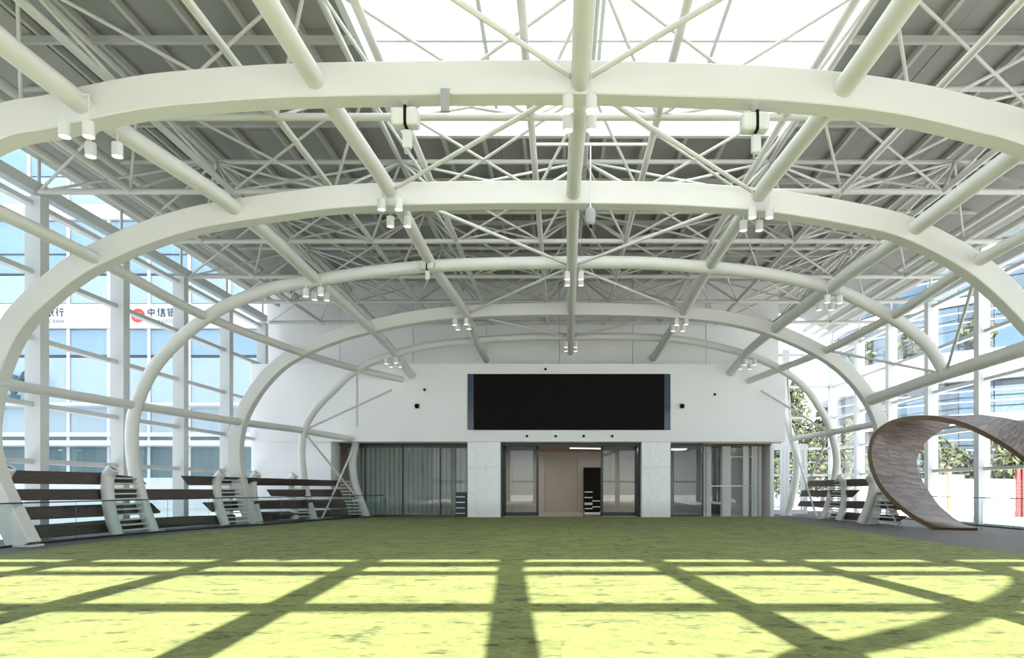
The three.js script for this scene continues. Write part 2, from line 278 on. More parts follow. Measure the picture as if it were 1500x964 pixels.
const a5 = trace([[460, 760], [450, 727], [444, 692], [442, 656], [446, 628], [462, 600], [491, 570], [516, 547], [538, 534], [578, 519], [631, 506], [693, 499], [771, 494], [836, 493], [936, 494], [998, 498], [1060, 510], [1107, 524], [1147, 543], [1180, 569], [1197, 592], [1212, 618], [1222, 649], [1226, 677], [1220, 713], [1207, 760]], 34);
const a6l = trace([[537, 757], [527, 729], [519, 704], [517, 673], [522, 645]], 36.5), a6r = trace([[1152, 756], [1158, 734], [1166, 699], [1167, 670], [1160, 642], [1152, 618], [1138, 590]], 37.9);
function footPlate(parent, p, w = 0.6, d = 0.5) { span('base_plate', p.x - w / 2, p.x + w / 2, 0, 0.05, p.z + d / 2, p.z - d / 2, M.steel, parent); }
function arch(label, geo, feet, dz) { const t = thing('arch', label, 'arch', 'white steel arches across the hall'); mesh('rib', geo, M.steel, t); for (const p of feet) footPlate(t, V(p.x, 0, p.z - dz)); return t; }
arch('white box section arch with galvanised brackets and hoists hung under it', sweepBox(a1, 0.62, 0.44), [a1[0]], 0.22);
arch('white box section arch with a grey camera hanging beside its crown', sweepBox(a2, 0.58, 0.44), [a2[0]], 0.22);
arch('white round tube arch that stops at a side tube above the timber loop', tube(a3, 0.21, 120), [a3[0]], 0);
arch('white box section arch touching the timber loop with one foot', sweepBox(a4, 0.5, 0.44), [a4[0], a4[a4.length - 1]], 0.22);
arch('slim white round tube arch just in front of the screen wall', tube(a5, 0.17, 120), [a5[0], a5[a5.length - 1]], 0);
{ const t = thing('curved_strut', 'curved white tube leg standing before the wide shop window', 'strut'); mesh('tube', tube(a6l, 0.19, 30), M.steel, t); footPlate(t, a6l[0]); }
{ const t = thing('curved_strut', 'curved white tube leg standing before the glass double door', 'strut'); mesh('tube', tube(a6r, 0.19, 30), M.steel, t); footPlate(t, a6r[0]); }
// a curved tube by the entrance front; its shadow crosses the lit carpet
tagged('curved_brace', tube([V(0.2, 0, 1.25), V(1.2, 2.4, 1.25), V(2.5, 4.0, 1.25), V(3.65, 4.45, 1.25), V(5.2, 5.1, 1.25), V(8.3, 6.9, 1.25), V(9.6, 8.4, 1.25)], 0.14, 50), M.steel, 'curved white brace tube at the entrance front', 'brace');

// ---------------------------------------------------------------- purlins and braces
const node = {};
const pur = { C: [[850, 121, 13], [840, 283, 18], [838, 390, 24.1], [837, 456, 29.3], [836, 494, 34], [836, 516, 37.5]],
  L1: [[462, 118, 13], [572, 280, 18], [633, 388, 24.1], [683, 460, 29.3], [697, 499, 34], [712, 527, 37.5]], R1: [[1236, 128, 13], [1111, 286, 18], [1040, 389, 24.1], [1001, 456, 29.3], [974, 499, 34], [957, 525, 37.5]],
  L2: [[120, 152, 13], [343, 304, 18], [463, 409, 24.1], [543, 481, 29.3], [578, 518, 34], [603, 550, 35.6]], R2: [[1543, 185, 13], [1342, 333, 18], [1216, 422, 24.1], [1136, 482, 29.3], [1092, 519, 34], [1070, 546, 35.6]],
  L3: [[-128, 249, 13], [138, 378, 18], [302, 464, 24.1], [440, 516, 29.3], [524, 541, 34], [589, 556, 35.6]], R3: [[1675, 252, 13], [1436, 381, 18], [1308, 463, 24.1], [1211, 513, 29.3], [1144, 540, 34], [1097, 558, 35.6]],
  L4: [[-333, 498, 13], [-12, 559, 18], [197, 594, 24.1], [350, 618, 29.3], [444, 631, 34], [514, 643, 35.6]], R4: [[1872, 399, 13], [1572, 489, 18], [1385, 548, 24.1], [1277, 586, 29.3]], R5: [[1290, 620, 29.3], [1215, 634, 34], [1160, 643, 37.9]] };
const purR = { C: 0.175, L1: 0.175, R1: 0.185, L2: 0.19, R2: 0.19, L3: 0.15, R3: 0.15, L4: 0.15, R4: 0.22, R5: 0.14 };
const purLabel = { C: 'white round tube running along the crown of the arches', L1: 'white round tube beside the crown tube on the slatted screen side, carrying a small hoist', R1: 'white round tube beside the crown tube on the timber loop side',
  L2: 'thick white round tube on the arch shoulder toward the slatted screen, with spotlight clusters', R2: 'thick white round tube on the arch shoulder toward the timber loop', L3: 'white round tube on the upper arch flank before the bank sign',
  R3: 'white round tube on the upper arch flank above the timber loop', L4: 'white horizontal tube on the lower arch flank above the slatted timber screen', R4: 'thick white tube where the round arch ends above the timber loop', R5: 'short white tube joining the arch legs beside the glass double door' };
for (const k in pur) {
  const pts = pur[k].map(a => P(...a)); pts.forEach((p, i) => node[k + (i + 1)] = p);
  if (k !== 'R5') pts.unshift(V(pts[0].x, pts[0].y, 1.5), V(pts[0].x, pts[0].y, -7));
  tagged('purlin_tube', tube(pts, purR[k], 80, 18), M.steel, purLabel[k], 'tube');
}
const N0 = (k) => V(node[k + 1].x, node[k + 1].y, -7.6);
const braces = [['C1', N0('L1'), 'crown'], ['C1', N0('R1')], ['C1', 'L12'], ['C1', 'R12'], ['L12', 'C3'], ['R12', 'C3'], ['C3', 'L14'], ['C3', 'R14'], ['L14', 'C5'], ['R14', 'C5'], ['R32', 'R43'], ['R43', 'R34'], ['L45', P(574, 571, 35.6)], ['L45', P(530, 738, 36.4)], [P(521, 650, 36.4), P(472, 759, 34.2)], [P(523, 541, 34), P(523, 625, 35.5)], ['R52', P(1115, 572, 35.6)], ['R53', P(1196, 757, 34.6)], ['R52', P(1178, 722, 37)], [P(1153, 545, 34.3), 'R53']];
const between = ['crown to slatted-screen side before the bracketed arch', 'crown to loop side before the bracketed arch', 'slatted-screen side from bracketed arch to second box arch', 'loop side from bracketed arch to second box arch', 'slatted-screen side from second box arch to round arch', 'loop side from second box arch to round arch', 'slatted-screen side from round arch to third box arch', 'loop side from round arch to third box arch', 'slatted-screen side from third box arch to slim arch', 'loop side from third box arch to slim arch', 'steep from upper flank tube to the end of the round arch', 'from the round arch end to the third box arch',
  'rising from slim arch flank to the bulkhead', 'falling from slim arch flank toward the shop window', 'falling from shop window strut to slim arch foot', 'upright near the bulkhead on the slatted-screen side', 'rising from slim arch flank to the bulkhead near the double door', 'falling from the strut by the double door', 'rising behind the short slatted screen', 'steep beside the bulkhead edge near the double door'];
braces.forEach(([a, b], i) => { const A = typeof a === 'string' ? node[a] : a, B = typeof b === 'string' ? node[b] : b; const m = rodMesh(numbered('brace_rod'), A, B, 0.05, M.steel, scene); m.userData = { label: 'thin white brace rod ' + between[i], category: 'brace', group: 'diagonal brace rods' }; });

// ---------------------------------------------------------------- space frame under the roof
{
  const t = thing('space_frame', 'white space frame truss of tubes hanging under the grey roof', 'truss');
  const BX = NX.slice(0, 11), BZ = [4.1, 8.2, 12.3, 16.45, 20.6, 24.75, 28.9, 32.8, 36.9], kx = (i) => -15.3 + 2.92 * i;
  for (const Z of BZ) rodMesh('lower_chord', V(XL, LOW, -Z), V(Z > 37 ? 11 : XR, LOW, -Z), 0.085, M.frameSteel, t);
  for (let i = 1; i < 11; i++) rodMesh('long_chord', V(kx(i), LOW + 0.02, -1.2), V(kx(i), LOW + 0.02, -37.3), 0.085, M.frameSteel, t);
  for (let j = 0; j + 1 < BZ.length; j++) {
    const Z = (BZ[j] + BZ[j + 1]) / 2;
    rodMesh('upper_chord', V(XL, TOP, -Z), V(XR, TOP, -Z), 0.075, M.frameSteel, t);
    for (let i = 1.5; i < 11; i += 2) {
      const top = V(kx(i - 0.5 + 0.5), TOP, -Z);
      for (const dx of [-1.5, -0.5, 0.5, 1.5]) for (const Zb of [BZ[j], BZ[j + 1]]) { const x = kx(i + dx); if (x > XL - 0.5 && x < XR) rodMesh('diagonal', top, V(Math.max(XL, x), LOW, -Zb), 0.042, M.frameSteel, t, 7); }
    }
  }
  for (let i = 1; i < 11; i += 2) rodMesh('long_upper_chord', V(kx(i + 0.5), TOP, -3), V(kx(i + 0.5), TOP, -37.3), 0.075, M.frameSteel, t);
}

// ---------------------------------------------------------------- spotlights
const can = mergeGeometries([new THREE.CylinderGeometry(0.1, 0.1, 0.26, 20, 1, true), new THREE.CircleGeometry(0.1, 20).rotateX(-Math.PI / 2).translate(0, 0.13, 0)]);
const lampG = new THREE.CircleGeometry(0.085, 18).rotateX(Math.PI / 2);
const spots = [
  ['on the thick shoulder tube of the bracketed arch', [[95, 190, 12.7], [130, 190, 12.7], [133, 220, 13.8], [172, 220, 13.8]]], ['around the crown tube of the bracketed arch', [[832, 152, 12.7], [866, 152, 12.7], [832, 182, 13.8], [866, 182, 13.8]]],
  ['on the hoist side of the second box arch', [[559, 300, 17.7], [584, 300, 17.7], [572, 325, 18.8], [597, 325, 18.8]]], ['on the loop side of the second box arch', [[1102, 312, 17.7], [1127, 312, 17.7], [1089, 331, 18.8], [1112, 331, 18.8]]],
  ['on the tube arch shoulder toward the slatted screen', [[448, 429, 23.8], [470, 427, 23.8], [461, 434, 24.6], [479, 435, 24.6]]], ['around the crown tube of the tube arch', [[831, 404, 23.7], [851, 404, 23.7], [831, 413, 24.5], [851, 413, 24.5]]], ['on the tube arch shoulder toward the timber loop', [[1200, 449, 24.6], [1212, 438, 23.8], [1218, 449, 24.6], [1230, 439, 23.8]]],
  ['on the slatted-screen side of the box arch above the display', [[666, 472, 29.1], [683, 471, 29.1], [671, 479, 30], [687, 478, 30]]], ['on the loop side of the box arch above the display', [[991, 472, 29.1], [1005, 471, 29.1], [986, 481, 30], [1000, 481, 30]]],
  ['on the slim arch toward the slatted screen', [[566, 529, 33.7], [580, 528, 33.7], [573, 534, 34.4], [586, 534, 34.4]]], ['around the crown tube of the slim arch', [[829, 505, 33.7], [843, 505, 33.7], [829, 511, 34.4], [843, 511, 34.4]]], ['on the slim arch toward the glass double door', [[1084, 537, 34.4], [1091, 531, 33.7], [1098, 537, 34.4], [1105, 531, 33.7]]]];
const keys = ['L2', 'C', 'L1', 'R1', 'L2', 'C', 'R2', 'L1', 'R1', 'L2', 'C', 'R2'];
spots.forEach(([where, l], si) => { for (const [u, v, Z] of l) {
  const s = thing('spotlight', 'white cylinder spotlight ' + where, 'spotlight', 'spotlights ' + where); s.position.copy(P(u, v, Z));
  const cn = mesh('can', can, M.plastic, s); mesh('lamp', lampG, M.lamp, cn).position.y = -0.115; 
  const q = [V(node[keys[si] + 1].x, node[keys[si] + 1].y, 0), ...pur[keys[si]].map(a => P(...a))]; let i = 0; while (i + 2 < q.length && -q[i + 1].z < Z) i++;
  const h = q[i].clone().lerp(q[i + 1], (Z + q[i].z) / (q[i].z - q[i + 1].z)).sub(s.position), y = Math.max(0.2, h.y);
  rodMesh('stem', V(0, 0.1, 0), V(0, y, 0), 0.012, M.plastic, s, 6); rodMesh('arm', V(0, y, 0), h, 0.02, M.plastic, s, 6);
} });

// ---------------------------------------------------------------- timber slat screens with posts and rungs
function zOf(tab) { return u => { let i = 0; while (i + 2 < tab.length && u > tab[i + 1][0]) i++; const [a, A] = tab[i], [b, B] = tab[i + 1]; return 1 / (1 / A + (1 / B - 1 / A) * (u - a) / (b - a)); }; }
function board(poly, zf, out, parent) {
  const fr = []; // densify the outline and lift it to its depth
  const g2 = new THREE.ShapeGeometry(new THREE.Shape(poly.map(([u, v]) => new THREE.Vector2(u, v)))), q = g2.attributes.position, id = [...g2.index.array], n = q.count, pos = [], uv = [], idx = [];
  const put = (u, v, o) => { const p = P(u, v, zf(u) + o * 0.02); pos.push(p.x + o * out, p.y, p.z); uv.push(p.z * 0.5, p.y); };
  for (const o of [0, 0.09]) for (let i = 0; i < n; i++) put(q.getX(i), q.getY(i), o);
  for (let i = 0; i < id.length; i += 3) { idx.push(id[i], id[i + 1], id[i + 2]); idx.push(n + id[i], n + id[i + 2], n + id[i + 1]); }
  const m = poly.length; let base = 2 * n;
  for (let i = 0; i < m; i++) { const a = poly[i], b = poly[(i + 1) % m]; put(...a, 0); put(...b, 0); put(...b, 0.09); put(...a, 0.09); idx.push(base, base + 1, base + 2, base, base + 2, base + 3); base += 4; }
  const g = new THREE.BufferGeometry(); g.setAttribute('position', new THREE.Float32BufferAttribute(pos, 3)); g.setAttribute('uv', new THREE.Float32BufferAttribute(uv, 2)); g.setIndex(idx); g.computeVertexNormals();
  return mesh('board', g, M.board, parent);
}
function post(pts, r, parent) { const body = mesh('post', tube(pts, r, 30, 18), M.steel, parent); const c = curve(pts), p = c.getPoint(0), t = c.getTangent(0); const ring = mesh('post_rim', cylCache['rim' + r] ??= new THREE.TorusGeometry(r * 0.8, r * 0.22, 8, 20), M.steel, body); ring.position.copy(p); ring.quaternion.setFromUnitVectors(V(0, 0, 1), t); }
function rungs(a, b, parent, n = 11) { for (let i = 0; i < n; i++) { const y = 0.14 + i * 0.165, p = atHeight(a, y), q = atHeight(b, y), d = q.clone().sub(p); const m = box('rung', 1, 0.045, 0.22, 0, 0, 0, M.steel, parent); m.scale.x = d.length(); m.position.copy(p).addScaledVector(d, 0.5); m.quaternion.setFromUnitVectors(V(1, 0, 0), d.normalize()); } }
{
  const t = thing('slatted_screen', 'long dark timber slat screen with white posts along the glass wall by the bank sign', 'screen');
  const zf = zOf([[0, 17.9], [15, 18.3], [172, 22.3], [222, 24.2], [330, 28.0], [362, 29.3], [380, 30.6], [431, 32.9], [462, 34.1], [530, 36.0]]), zb = u => zf(u) + 0.75;
  const B = [[[15, 689], [21, 689], [149, 692.3], [206, 700], [214.7, 709], [210, 710], [148, 710], [15, 708.5]], [[10, 716.5], [148, 716.5], [280, 716.7], [345, 717.5], [345, 729], [280, 731], [149, 732.4], [10, 733.5]],
    [[15, 743.6], [149, 739], [222, 736.7], [235.6, 750], [233, 752], [152, 756.7], [20, 763]], [[25, 771.6], [154, 762], [280, 756], [345, 753.5], [345, 767], [280, 770], [160.6, 780], [35, 791]],
    [[268, 697], [378, 700], [498, 704], [498, 712], [378, 711.2], [279, 711]], [[393, 717], [498, 717], [502, 728], [400, 727]], [[299, 736], [378, 733], [504, 731.5], [508, 744], [378, 746], [313, 750]], [[380, 750], [423, 749], [508, 746], [513, 756], [424, 760], [384, 764]]];
  for (const p of B) board(p, zb, -1, t);
  const posts = [trace([[12, 685], [5, 696], [3, 712], [3, 735], [8, 760], [16, 785], [22, 801]], 18.5), trace([[166, 687], [158.7, 696], [157, 711], [158.3, 729.6], [161.5, 752], [167, 770.7], [172, 785]], 22.3), trace([[325, 693.5], [318, 702], [317, 720], [320, 740], [325, 756], [330, 770]], 28.2), trace([[377, 694], [370.6, 702], [370, 720], [373, 740], [379, 765]], 30.6), trace([[431, 696], [426, 704], [426, 724], [429, 744], [432, 761]], 33.4)];
  for (const p of posts) post(p, 0.185, t);
  rungs(posts[1], a3.slice().reverse(), t); rungs(posts[2], a4.slice(0, 6).reverse().map(p => V(p.x, p.y, p.z - 0.2)), t); rungs(posts[4], a5.slice(0, 8).reverse(), t); rungs(trace([[488, 690], [496, 720], [506, 757]], 36.2), a6l.slice().reverse(), t);
}
{
  const t = thing('slatted_screen', 'short dark timber slat screen with white posts between the glass double door and the loop', 'screen');
  const zf = zOf([[1165, 37.2], [1208, 34], [1232, 32.3], [1262, 30], [1277, 29.4], [1330, 26.6]]), zb = u => zf(u) + 0.7;
  for (const p of [[[1184, 704.5], [1272, 701], [1272, 712.4], [1179, 712.8]], [[1174, 718.3], [1257, 717.8], [1246, 728.6], [1172, 727.5]], [[1172, 734], [1270, 734], [1319, 736], [1325, 748], [1168, 741.5]], [[1218, 752], [1238, 750.5], [1327, 756], [1311, 766], [1214, 759.5]]]) board(p, zb, 1, t);
  const pa = trace([[1229, 698.6], [1236, 706.5], [1237.7, 722], [1235.7, 742], [1229, 762.7]], 32.4), pb = trace([[1273, 697.6], [1278.5, 706.5], [1277.5, 722], [1270.6, 746], [1260.7, 767.6]], 29.4);
  post(pa, 0.17, t); post(pb, 0.18, t); rungs(pa, a5.slice(-9), t); rungs(trace([[1306, 720], [1312, 740], [1318, 768]], 28), a4.slice(-5).map(p => V(p.x, p.y, p.z - 0.2)), t);
}

// ---------------------------------------------------------------- glass railings
function railing(label, pts, h) {
  const t = thing('glass_railing', label, 'railing'), c = curve(pts), n = Math.round(c.getLength() / 1.9), q = c.getSpacedPoints(n);
  for (let i = 0; i < n; i++) { const a = q[i], b = q[i + 1], d = b.clone().sub(a), L = d.length(), m = pane('glass_panel', L - 0.02, h - 0.06, (a.x + b.x) / 2, h / 2 + 0.01, (a.z + b.z) / 2, -Math.atan2(d.z, d.x), M.railGlass, t);
    if (i) rodMesh('glass_edge', V(a.x, 0.05, a.z), V(a.x, h - 0.02, a.z), 0.006, M.darkGlass, t, 5); }
  const lift = y => pts.map(p => V(p.x, y, p.z)); mesh('top_rail', tube(lift(h), 0.018, 60, 8), M.darkFrame, t); mesh('base_channel', tube(lift(0.03), 0.03, 60, 8), M.darkFrame, t);
}
const onFloor = (u, v) => P(u, v, EYE * F / (v - CY));
railing('curved frameless glass railing in front of the long slatted timber screen', [V(-12.9, 0, -9), V(-13.3, 0, -13), onFloor(0, 803.5), onFloor(162, 786.5), onFloor(280, 776.7), onFloor(420, 766.6), onFloor(525, 758.4), onFloor(563, 757.2)], 1.1);
railing('straight frameless glass railing along the glass wall behind the timber loop', [V(16.25, 0, -14), V(16.25, 0, -24), V(16.25, 0, -35.5)], 1.1);

// ---------------------------------------------------------------- timber loop
{
  const t = thing('timber_loop', 'twisted loop sculpture of thin timber strips standing on the grey floor', 'sculpture');
  const Fp = [[1372, 777, 25.3], [1333, 754, 25.7], [1304, 730, 26.0], [1287, 708.5, 26.2], [1277, 684.5, 26.4], [1274, 663, 26.5], [1279, 641, 26.4], [1293, 626, 26.2], [1315, 616, 25.9], [1348, 612, 25.3], [1381, 615, 24.6], [1413, 623, 23.9], [1446, 638, 23.2], [1479, 658, 22.5], [1505, 678, 22.0], [1560, 735, 21.0]].map(a => P(...a)); Fp.push(V(15.0, 0.0, -20.2));
  const Bp = [[1432, 778, 24.9], [1404, 767, 26.4], [1377, 746, 27.0], [1357, 720, 27.4], [1344, 694, 27.7], [1340, 676, 27.8], [1346, 658, 27.6], [1359, 641, 27.3], [1378, 628, 26.9], [1402, 614, 26.2], [1428, 611, 25.5], [1455, 613, 24.8], [1480, 617, 24.2], [1504, 624, 23.6], [1545, 640, 22.8], [1600, 690, 21.4]].map(a => P(...a)); Bp.push(V(16.0, 0, -20.6));
  Fp[0].y = 0.01; Bp[0].y = 0.01; for (const p of Bp) p.x = Math.min(p.x, 16.0);
  const cf = curve(Fp), cb = curve(Bp), n = 120, m = 8, th = 0.17, pos = [], uv = [], idx = [], ep = [], ei = []; let len = 0, last = null; const grid = [], nor = [];
  for (let i = 0; i <= n; i++) { const s = i / n * (Fp.length - 1), k = Math.min(Fp.length - 2, Math.floor(s)); const a = cf.getPoint(s / (Fp.length - 1)), b = cb.getPoint(s / (Bp.length - 1)); grid.push([a, b]); }
  for (let i = 0; i <= n; i++) { const a = grid[Math.max(0, i - 1)], b = grid[Math.min(n, i + 1)], tg = b[0].clone().add(b[1]).sub(a[0]).sub(a[1]), w = grid[i][1].clone().sub(grid[i][0]); nor.push(tg.cross(w).normalize()); }
  const side = [1, -1];
  for (const sd of side) { const base = pos.length / 3; len = 0; last = null;
    for (let i = 0; i <= n; i++) { const [a, b] = grid[i], mid = a.clone().add(b).multiplyScalar(0.5); if (last) len += mid.distanceTo(last); last = mid;
      for (let j = 0; j <= m; j++) { const p = a.clone().lerp(b, j / m).addScaledVector(nor[i], sd * th / 2); pos.push(p.x, Math.max(0.004, p.y), p.z); uv.push(j / m * 0.9, len / 2.6); } }
    for (let i = 0; i < n; i++) for (let j = 0; j < m; j++) { const q = base + i * (m + 1) + j, r = q + m + 1; sd > 0 ? idx.push(q, r, q + 1, q + 1, r, r + 1) : idx.push(q, q + 1, r, q + 1, r + 1, r); } }
  const g = new THREE.BufferGeometry(); g.setAttribute('position', new THREE.Float32BufferAttribute(pos, 3)); g.setAttribute('uv', new THREE.Float32BufferAttribute(uv, 2)); g.setIndex(idx); g.computeVertexNormals(); mesh('strip_surface', g, M.strip, t);
  for (const i of [0, n]) { const q = [grid[i][0], grid[i][1]].flatMap(p => [1, -1].map(sd => p.clone().addScaledVector(nor[i], sd * th / 2))).flatMap(p => [p.x, Math.max(0.004, p.y), p.z]); const gc = new THREE.BufferGeometry(); gc.setAttribute('position', new THREE.Float32BufferAttribute(q, 3)); gc.setIndex([0, 1, 2, 1, 3, 2]); gc.computeVertexNormals(); mesh('end_band', gc, M.stripEdge, t); }
  for (const e of [0, 1]) { const ep = [], ei = []; for (let i = 0; i <= n; i++) for (const sd of [1, -1]) { const p = grid[i][e].clone().addScaledVector(nor[i], sd * th / 2); ep.push(p.x, Math.max(0.004, p.y), p.z); }
    for (let i = 0; i < n; i++) { const q = 2 * i; ei.push(q, q + 1, q + 2, q + 1, q + 3, q + 2); } const ge = new THREE.BufferGeometry(); ge.setAttribute('position', new THREE.Float32BufferAttribute(ep, 3)); ge.setIndex(ei); ge.computeVertexNormals(); mesh('edge_band', ge, M.stripEdge, t); }
}

// ---------------------------------------------------------------- screen, cameras, hoists
{
  const t = thing('led_screen', 'wide black display screen set in the white bulkhead above the doors', 'screen'), X = u => (u - CX) * ZB / F, Y = v => EYE + (CY - v) * ZB / F;
  span('display', X(694), X(973), Y(630), Y(548), -ZB + 0.05, -ZB, M.black, t);
  span('side_strip', X(685), X(694), Y(630), Y(548), -ZB + 0.04, -ZB, M.darkGlass, t); span('side_strip', X(973), X(982), Y(630), Y(548), -ZB + 0.04, -ZB, M.darkGlass, t);
}
function wallCamera(u, v, r, label, group) { const t = thing('wall_camera', label, 'camera', group); t.position.copy(P(u, v, ZB - 0.02)); const b = mesh('mount', new RoundedBoxGeometry(r * 2.4, r * 2.4, 0.1, 2, 0.02), M.plastic, t); b.position.z = -0.03; const s = mesh('lens_ball', new THREE.SphereGeometry(r, 14, 10), M.black, t); s.position.z = 0.05; }
for (const u of [772, 814, 855, 897]) wallCamera(u, 639, 0.06, 'small black ball camera in the row between screen and doors', 'row of ball cameras above the doors');
wallCamera(611, 595, 0.12, 'large black camera on the bulkhead toward the slatted screen'); wallCamera(999, 595, 0.12, 'large black camera on the bulkhead toward the double door');
wallCamera(622, 571, 0.06, 'little black camera high on the bulkhead toward the slatted screen'); wallCamera(1047, 578, 0.06, 'little black camera high on the bulkhead toward the double door'); wallCamera(799, 541, 0.06, 'small grey camera above the black screen');
function hoist(u, v, Z, s, label, bracketV) {
  const t = thing('cable_hoist', label, 'hoist'); t.position.copy(P(u, v, Z)); t.scale.setScalar(s);
  mesh('housing', new RoundedBoxGeometry(0.5, 0.32, 0.3, 3, 0.06), M.plastic, t); const st = mesh('strap', new THREE.BoxGeometry(0.05, 0.36, 0.32), M.black, t); st.position.x = 0.02;
  if (bracketV) { const b = mesh('bracket', new THREE.BoxGeometry(0.13, 0.55, 0.05), M.galv, t); b.position.set(0, 0.38, 0); }
  const r = mesh('hook_block', new RoundedBoxGeometry(0.17, 0.34, 0.14, 2, 0.04), M.plastic, t); r.position.set(0.03, -0.38, 0); const c = mesh('chain', new THREE.CylinderGeometry(0.014, 0.014, 0.2, 6), M.black, t); c.position.set(0.03, -0.2, 0);
  const h = mesh('hook', new THREE.TorusGeometry(0.045, 0.014, 8, 16), M.galv, r); h.position.set(0, -0.22, 0);
}
hoist(594, 174, 13.2, 1, 'white electric hoist under the bracketed arch toward the slatted screen', true); hoist(1105, 181, 13.2, 1, 'white electric hoist under the bracketed arch toward the loop', true); hoist(625, 389, 23.6, 0.85, 'small white hoist on the tube by the round arch', false);
{ const p = P(652, 147, 12.95); tagged('mounting_bracket', new THREE.BoxGeometry(0.16, 0.42, 0.05).translate(p.x, p.y, p.z), M.galv, 'empty galvanised bracket on the arch beside the hoist', 'bracket'); }
{ const t = thing('hanging_camera', 'grey cylindrical camera hanging on a thin pole beside the crown tube', 'camera'); t.position.copy(P(865, 318, 17.8)); mesh('body', new THREE.LatheGeometry([[0, -0.2], [0.06, -0.19], [0.12, -0.12], [0.13, 0.14], [0.09, 0.2], [0.04, 0.24], [0, 0.25]].map(a => new THREE.Vector2(...a)), 18), M.grey, t); const p = mesh('pole', new THREE.CylinderGeometry(0.02, 0.02, LOW - t.position.y, 8), M.plastic, t); p.position.y = (LOW - t.position.y) / 2; const hb = mesh('hanger_bar', new THREE.BoxGeometry(3.0, 0.06, 0.06), M.plastic, t); hb.position.set(0.76 - t.position.x, LOW + 0.02 - t.position.y, 0); const l = mesh('lens', new THREE.CylinderGeometry(0.04, 0.04, 0.08, 10), M.black, t); l.position.y = -0.22; }
{ const t = thing('storage_rack', 'dark equipment rack standing at the end of the wide shop window', 'rack'), z = -36.75, k = 36.75 / F; const x0 = (668 - CX) * k, x1 = (683 - CX) * k; span('cabinet', x0, x1, 0, 1.25, z + 0.15, z - 0.15, M.darkFrame, t); for (let i = 0; i < 4; i++) span('shelf', x0 + 0.03, x1 - 0.03, 0.15 + i * 0.28, 0.2 + i * 0.28, z + 0.18, z + 0.14, M.galv, t); }
// lobby: flight cases and strip light
for (const [u, v0, v1, l] of [[862, 738, 752, 'black and silver flight case at the bottom of the lobby stack'], [862, 720, 737.6, 'black and silver flight case on top of the lobby stack'], [873, 733, 752, 'black and silver flight case beside the lobby stack']]) {
  const t = thing('flight_case', l, 'case'), Z = 41.5, k = Z / F, w = 0.43, y0 = Math.max(0.005, EYE + (CY - v1) * k), y1 = EYE + (CY - v0) * k, x = (u - CX) * k;
  span('case_body', x - w / 2, x + w / 2, y0, y1, -Z + 0.25, -Z - 0.25, M.black, t); for (const y of [y0 + 0.03, (y0 + y1) / 2, y1 - 0.03]) span('edge_trim', x - w / 2 - 0.01, x + w / 2 + 0.01, y - 0.025, y + 0.025, -Z + 0.26, -Z - 0.26, M.galv, t);
}
{ const t = tagged('dark_drape', new RoundedBoxGeometry(1.1, 2.6, 0.2, 2, 0.05).translate((868 - CX) * 43.5 / F, 1.4, -43.5), M.black, 'black drape hanging behind the flight cases in the lobby', 'drape'); }
{
  const t = thing('strip_light', 'warm strip light on the lobby ceiling', 'light'); const m = mesh('tube', new THREE.BoxGeometry(4.5, 0.04, 0.08), new THREE.MeshStandardMaterial({ color: 0xffffff, emissive: new THREE.Color(1, 0.85, 0.7), emissiveIntensity: 2 }), t); t.position.set(2.6, 3.66, -40.3); t.rotation.y = 0.35;
  const l = new THREE.RectAreaLight(new THREE.Color(1, 0.88, 0.74), 9, 4.5, 0.4); l.position.y = -0.04; l.rotation.x = -Math.PI / 2; t.add(l);
  for (const x of [-8.5, -2.5, 6.5]) { const p = thing('panel_light', 'flat lobby ceiling light panel', 'light', 'lobby ceiling panels'); p.position.set(x, 3.66, -41); mesh('panel', new THREE.BoxGeometry(1.2, 0.04, 1.2), new THREE.MeshStandardMaterial({ color: 0xffffff, emissive: new THREE.Color(1, 0.9, 0.78), emissiveIntensity: 1.2 }), p); const q = new THREE.RectAreaLight(new THREE.Color(1, 0.9, 0.78), 7, 1.2, 1.2); q.position.y = -0.04; q.rotation.x = -Math.PI / 2; p.add(q); }
}

// ---------------------------------------------------------------- outside
const ground = struct('floor_outside', 'pale paved ground outside the glass hall', 'ground');
mesh('paving', new THREE.BoxGeometry(300, 0.3, 300).translate(0, -0.42, -60), std(0.55, 0.54, 0.52, 0.8), ground);
const bm = { white: std(0.76, 0.77, 0.77, 0.6), glassBlue: std(0.045, 0.08, 0.115, 0.2), glassPale: std(0.07, 0.10, 0.12, 0.2), teal: std(0.06, 0.15, 0.17, 0.15), dark: std(0.04, 0.06, 0.08, 0.3), paneBlue: std(0.27, 0.41, 0.52, 0.12), panePale: std(0.40, 0.50, 0.56, 0.12), tower: std(0.45, 0.45, 0.44, 0.7) };
{ // the high-rise across the street behind the photographer, whose shade lies on the bank's block
  const t = thing('high_rise', 'tall grey high-rise with window bands standing across the street', 'building');
  span('tower_body', -62, -17.5, -0.27, 86, 24, 44, bm.tower, t);
  for (let y = 3; y < 84; y += 4) span('window_band', -61.5, -18, y, y + 2.2, 23.8, 24, bm.glassPale, t);
}
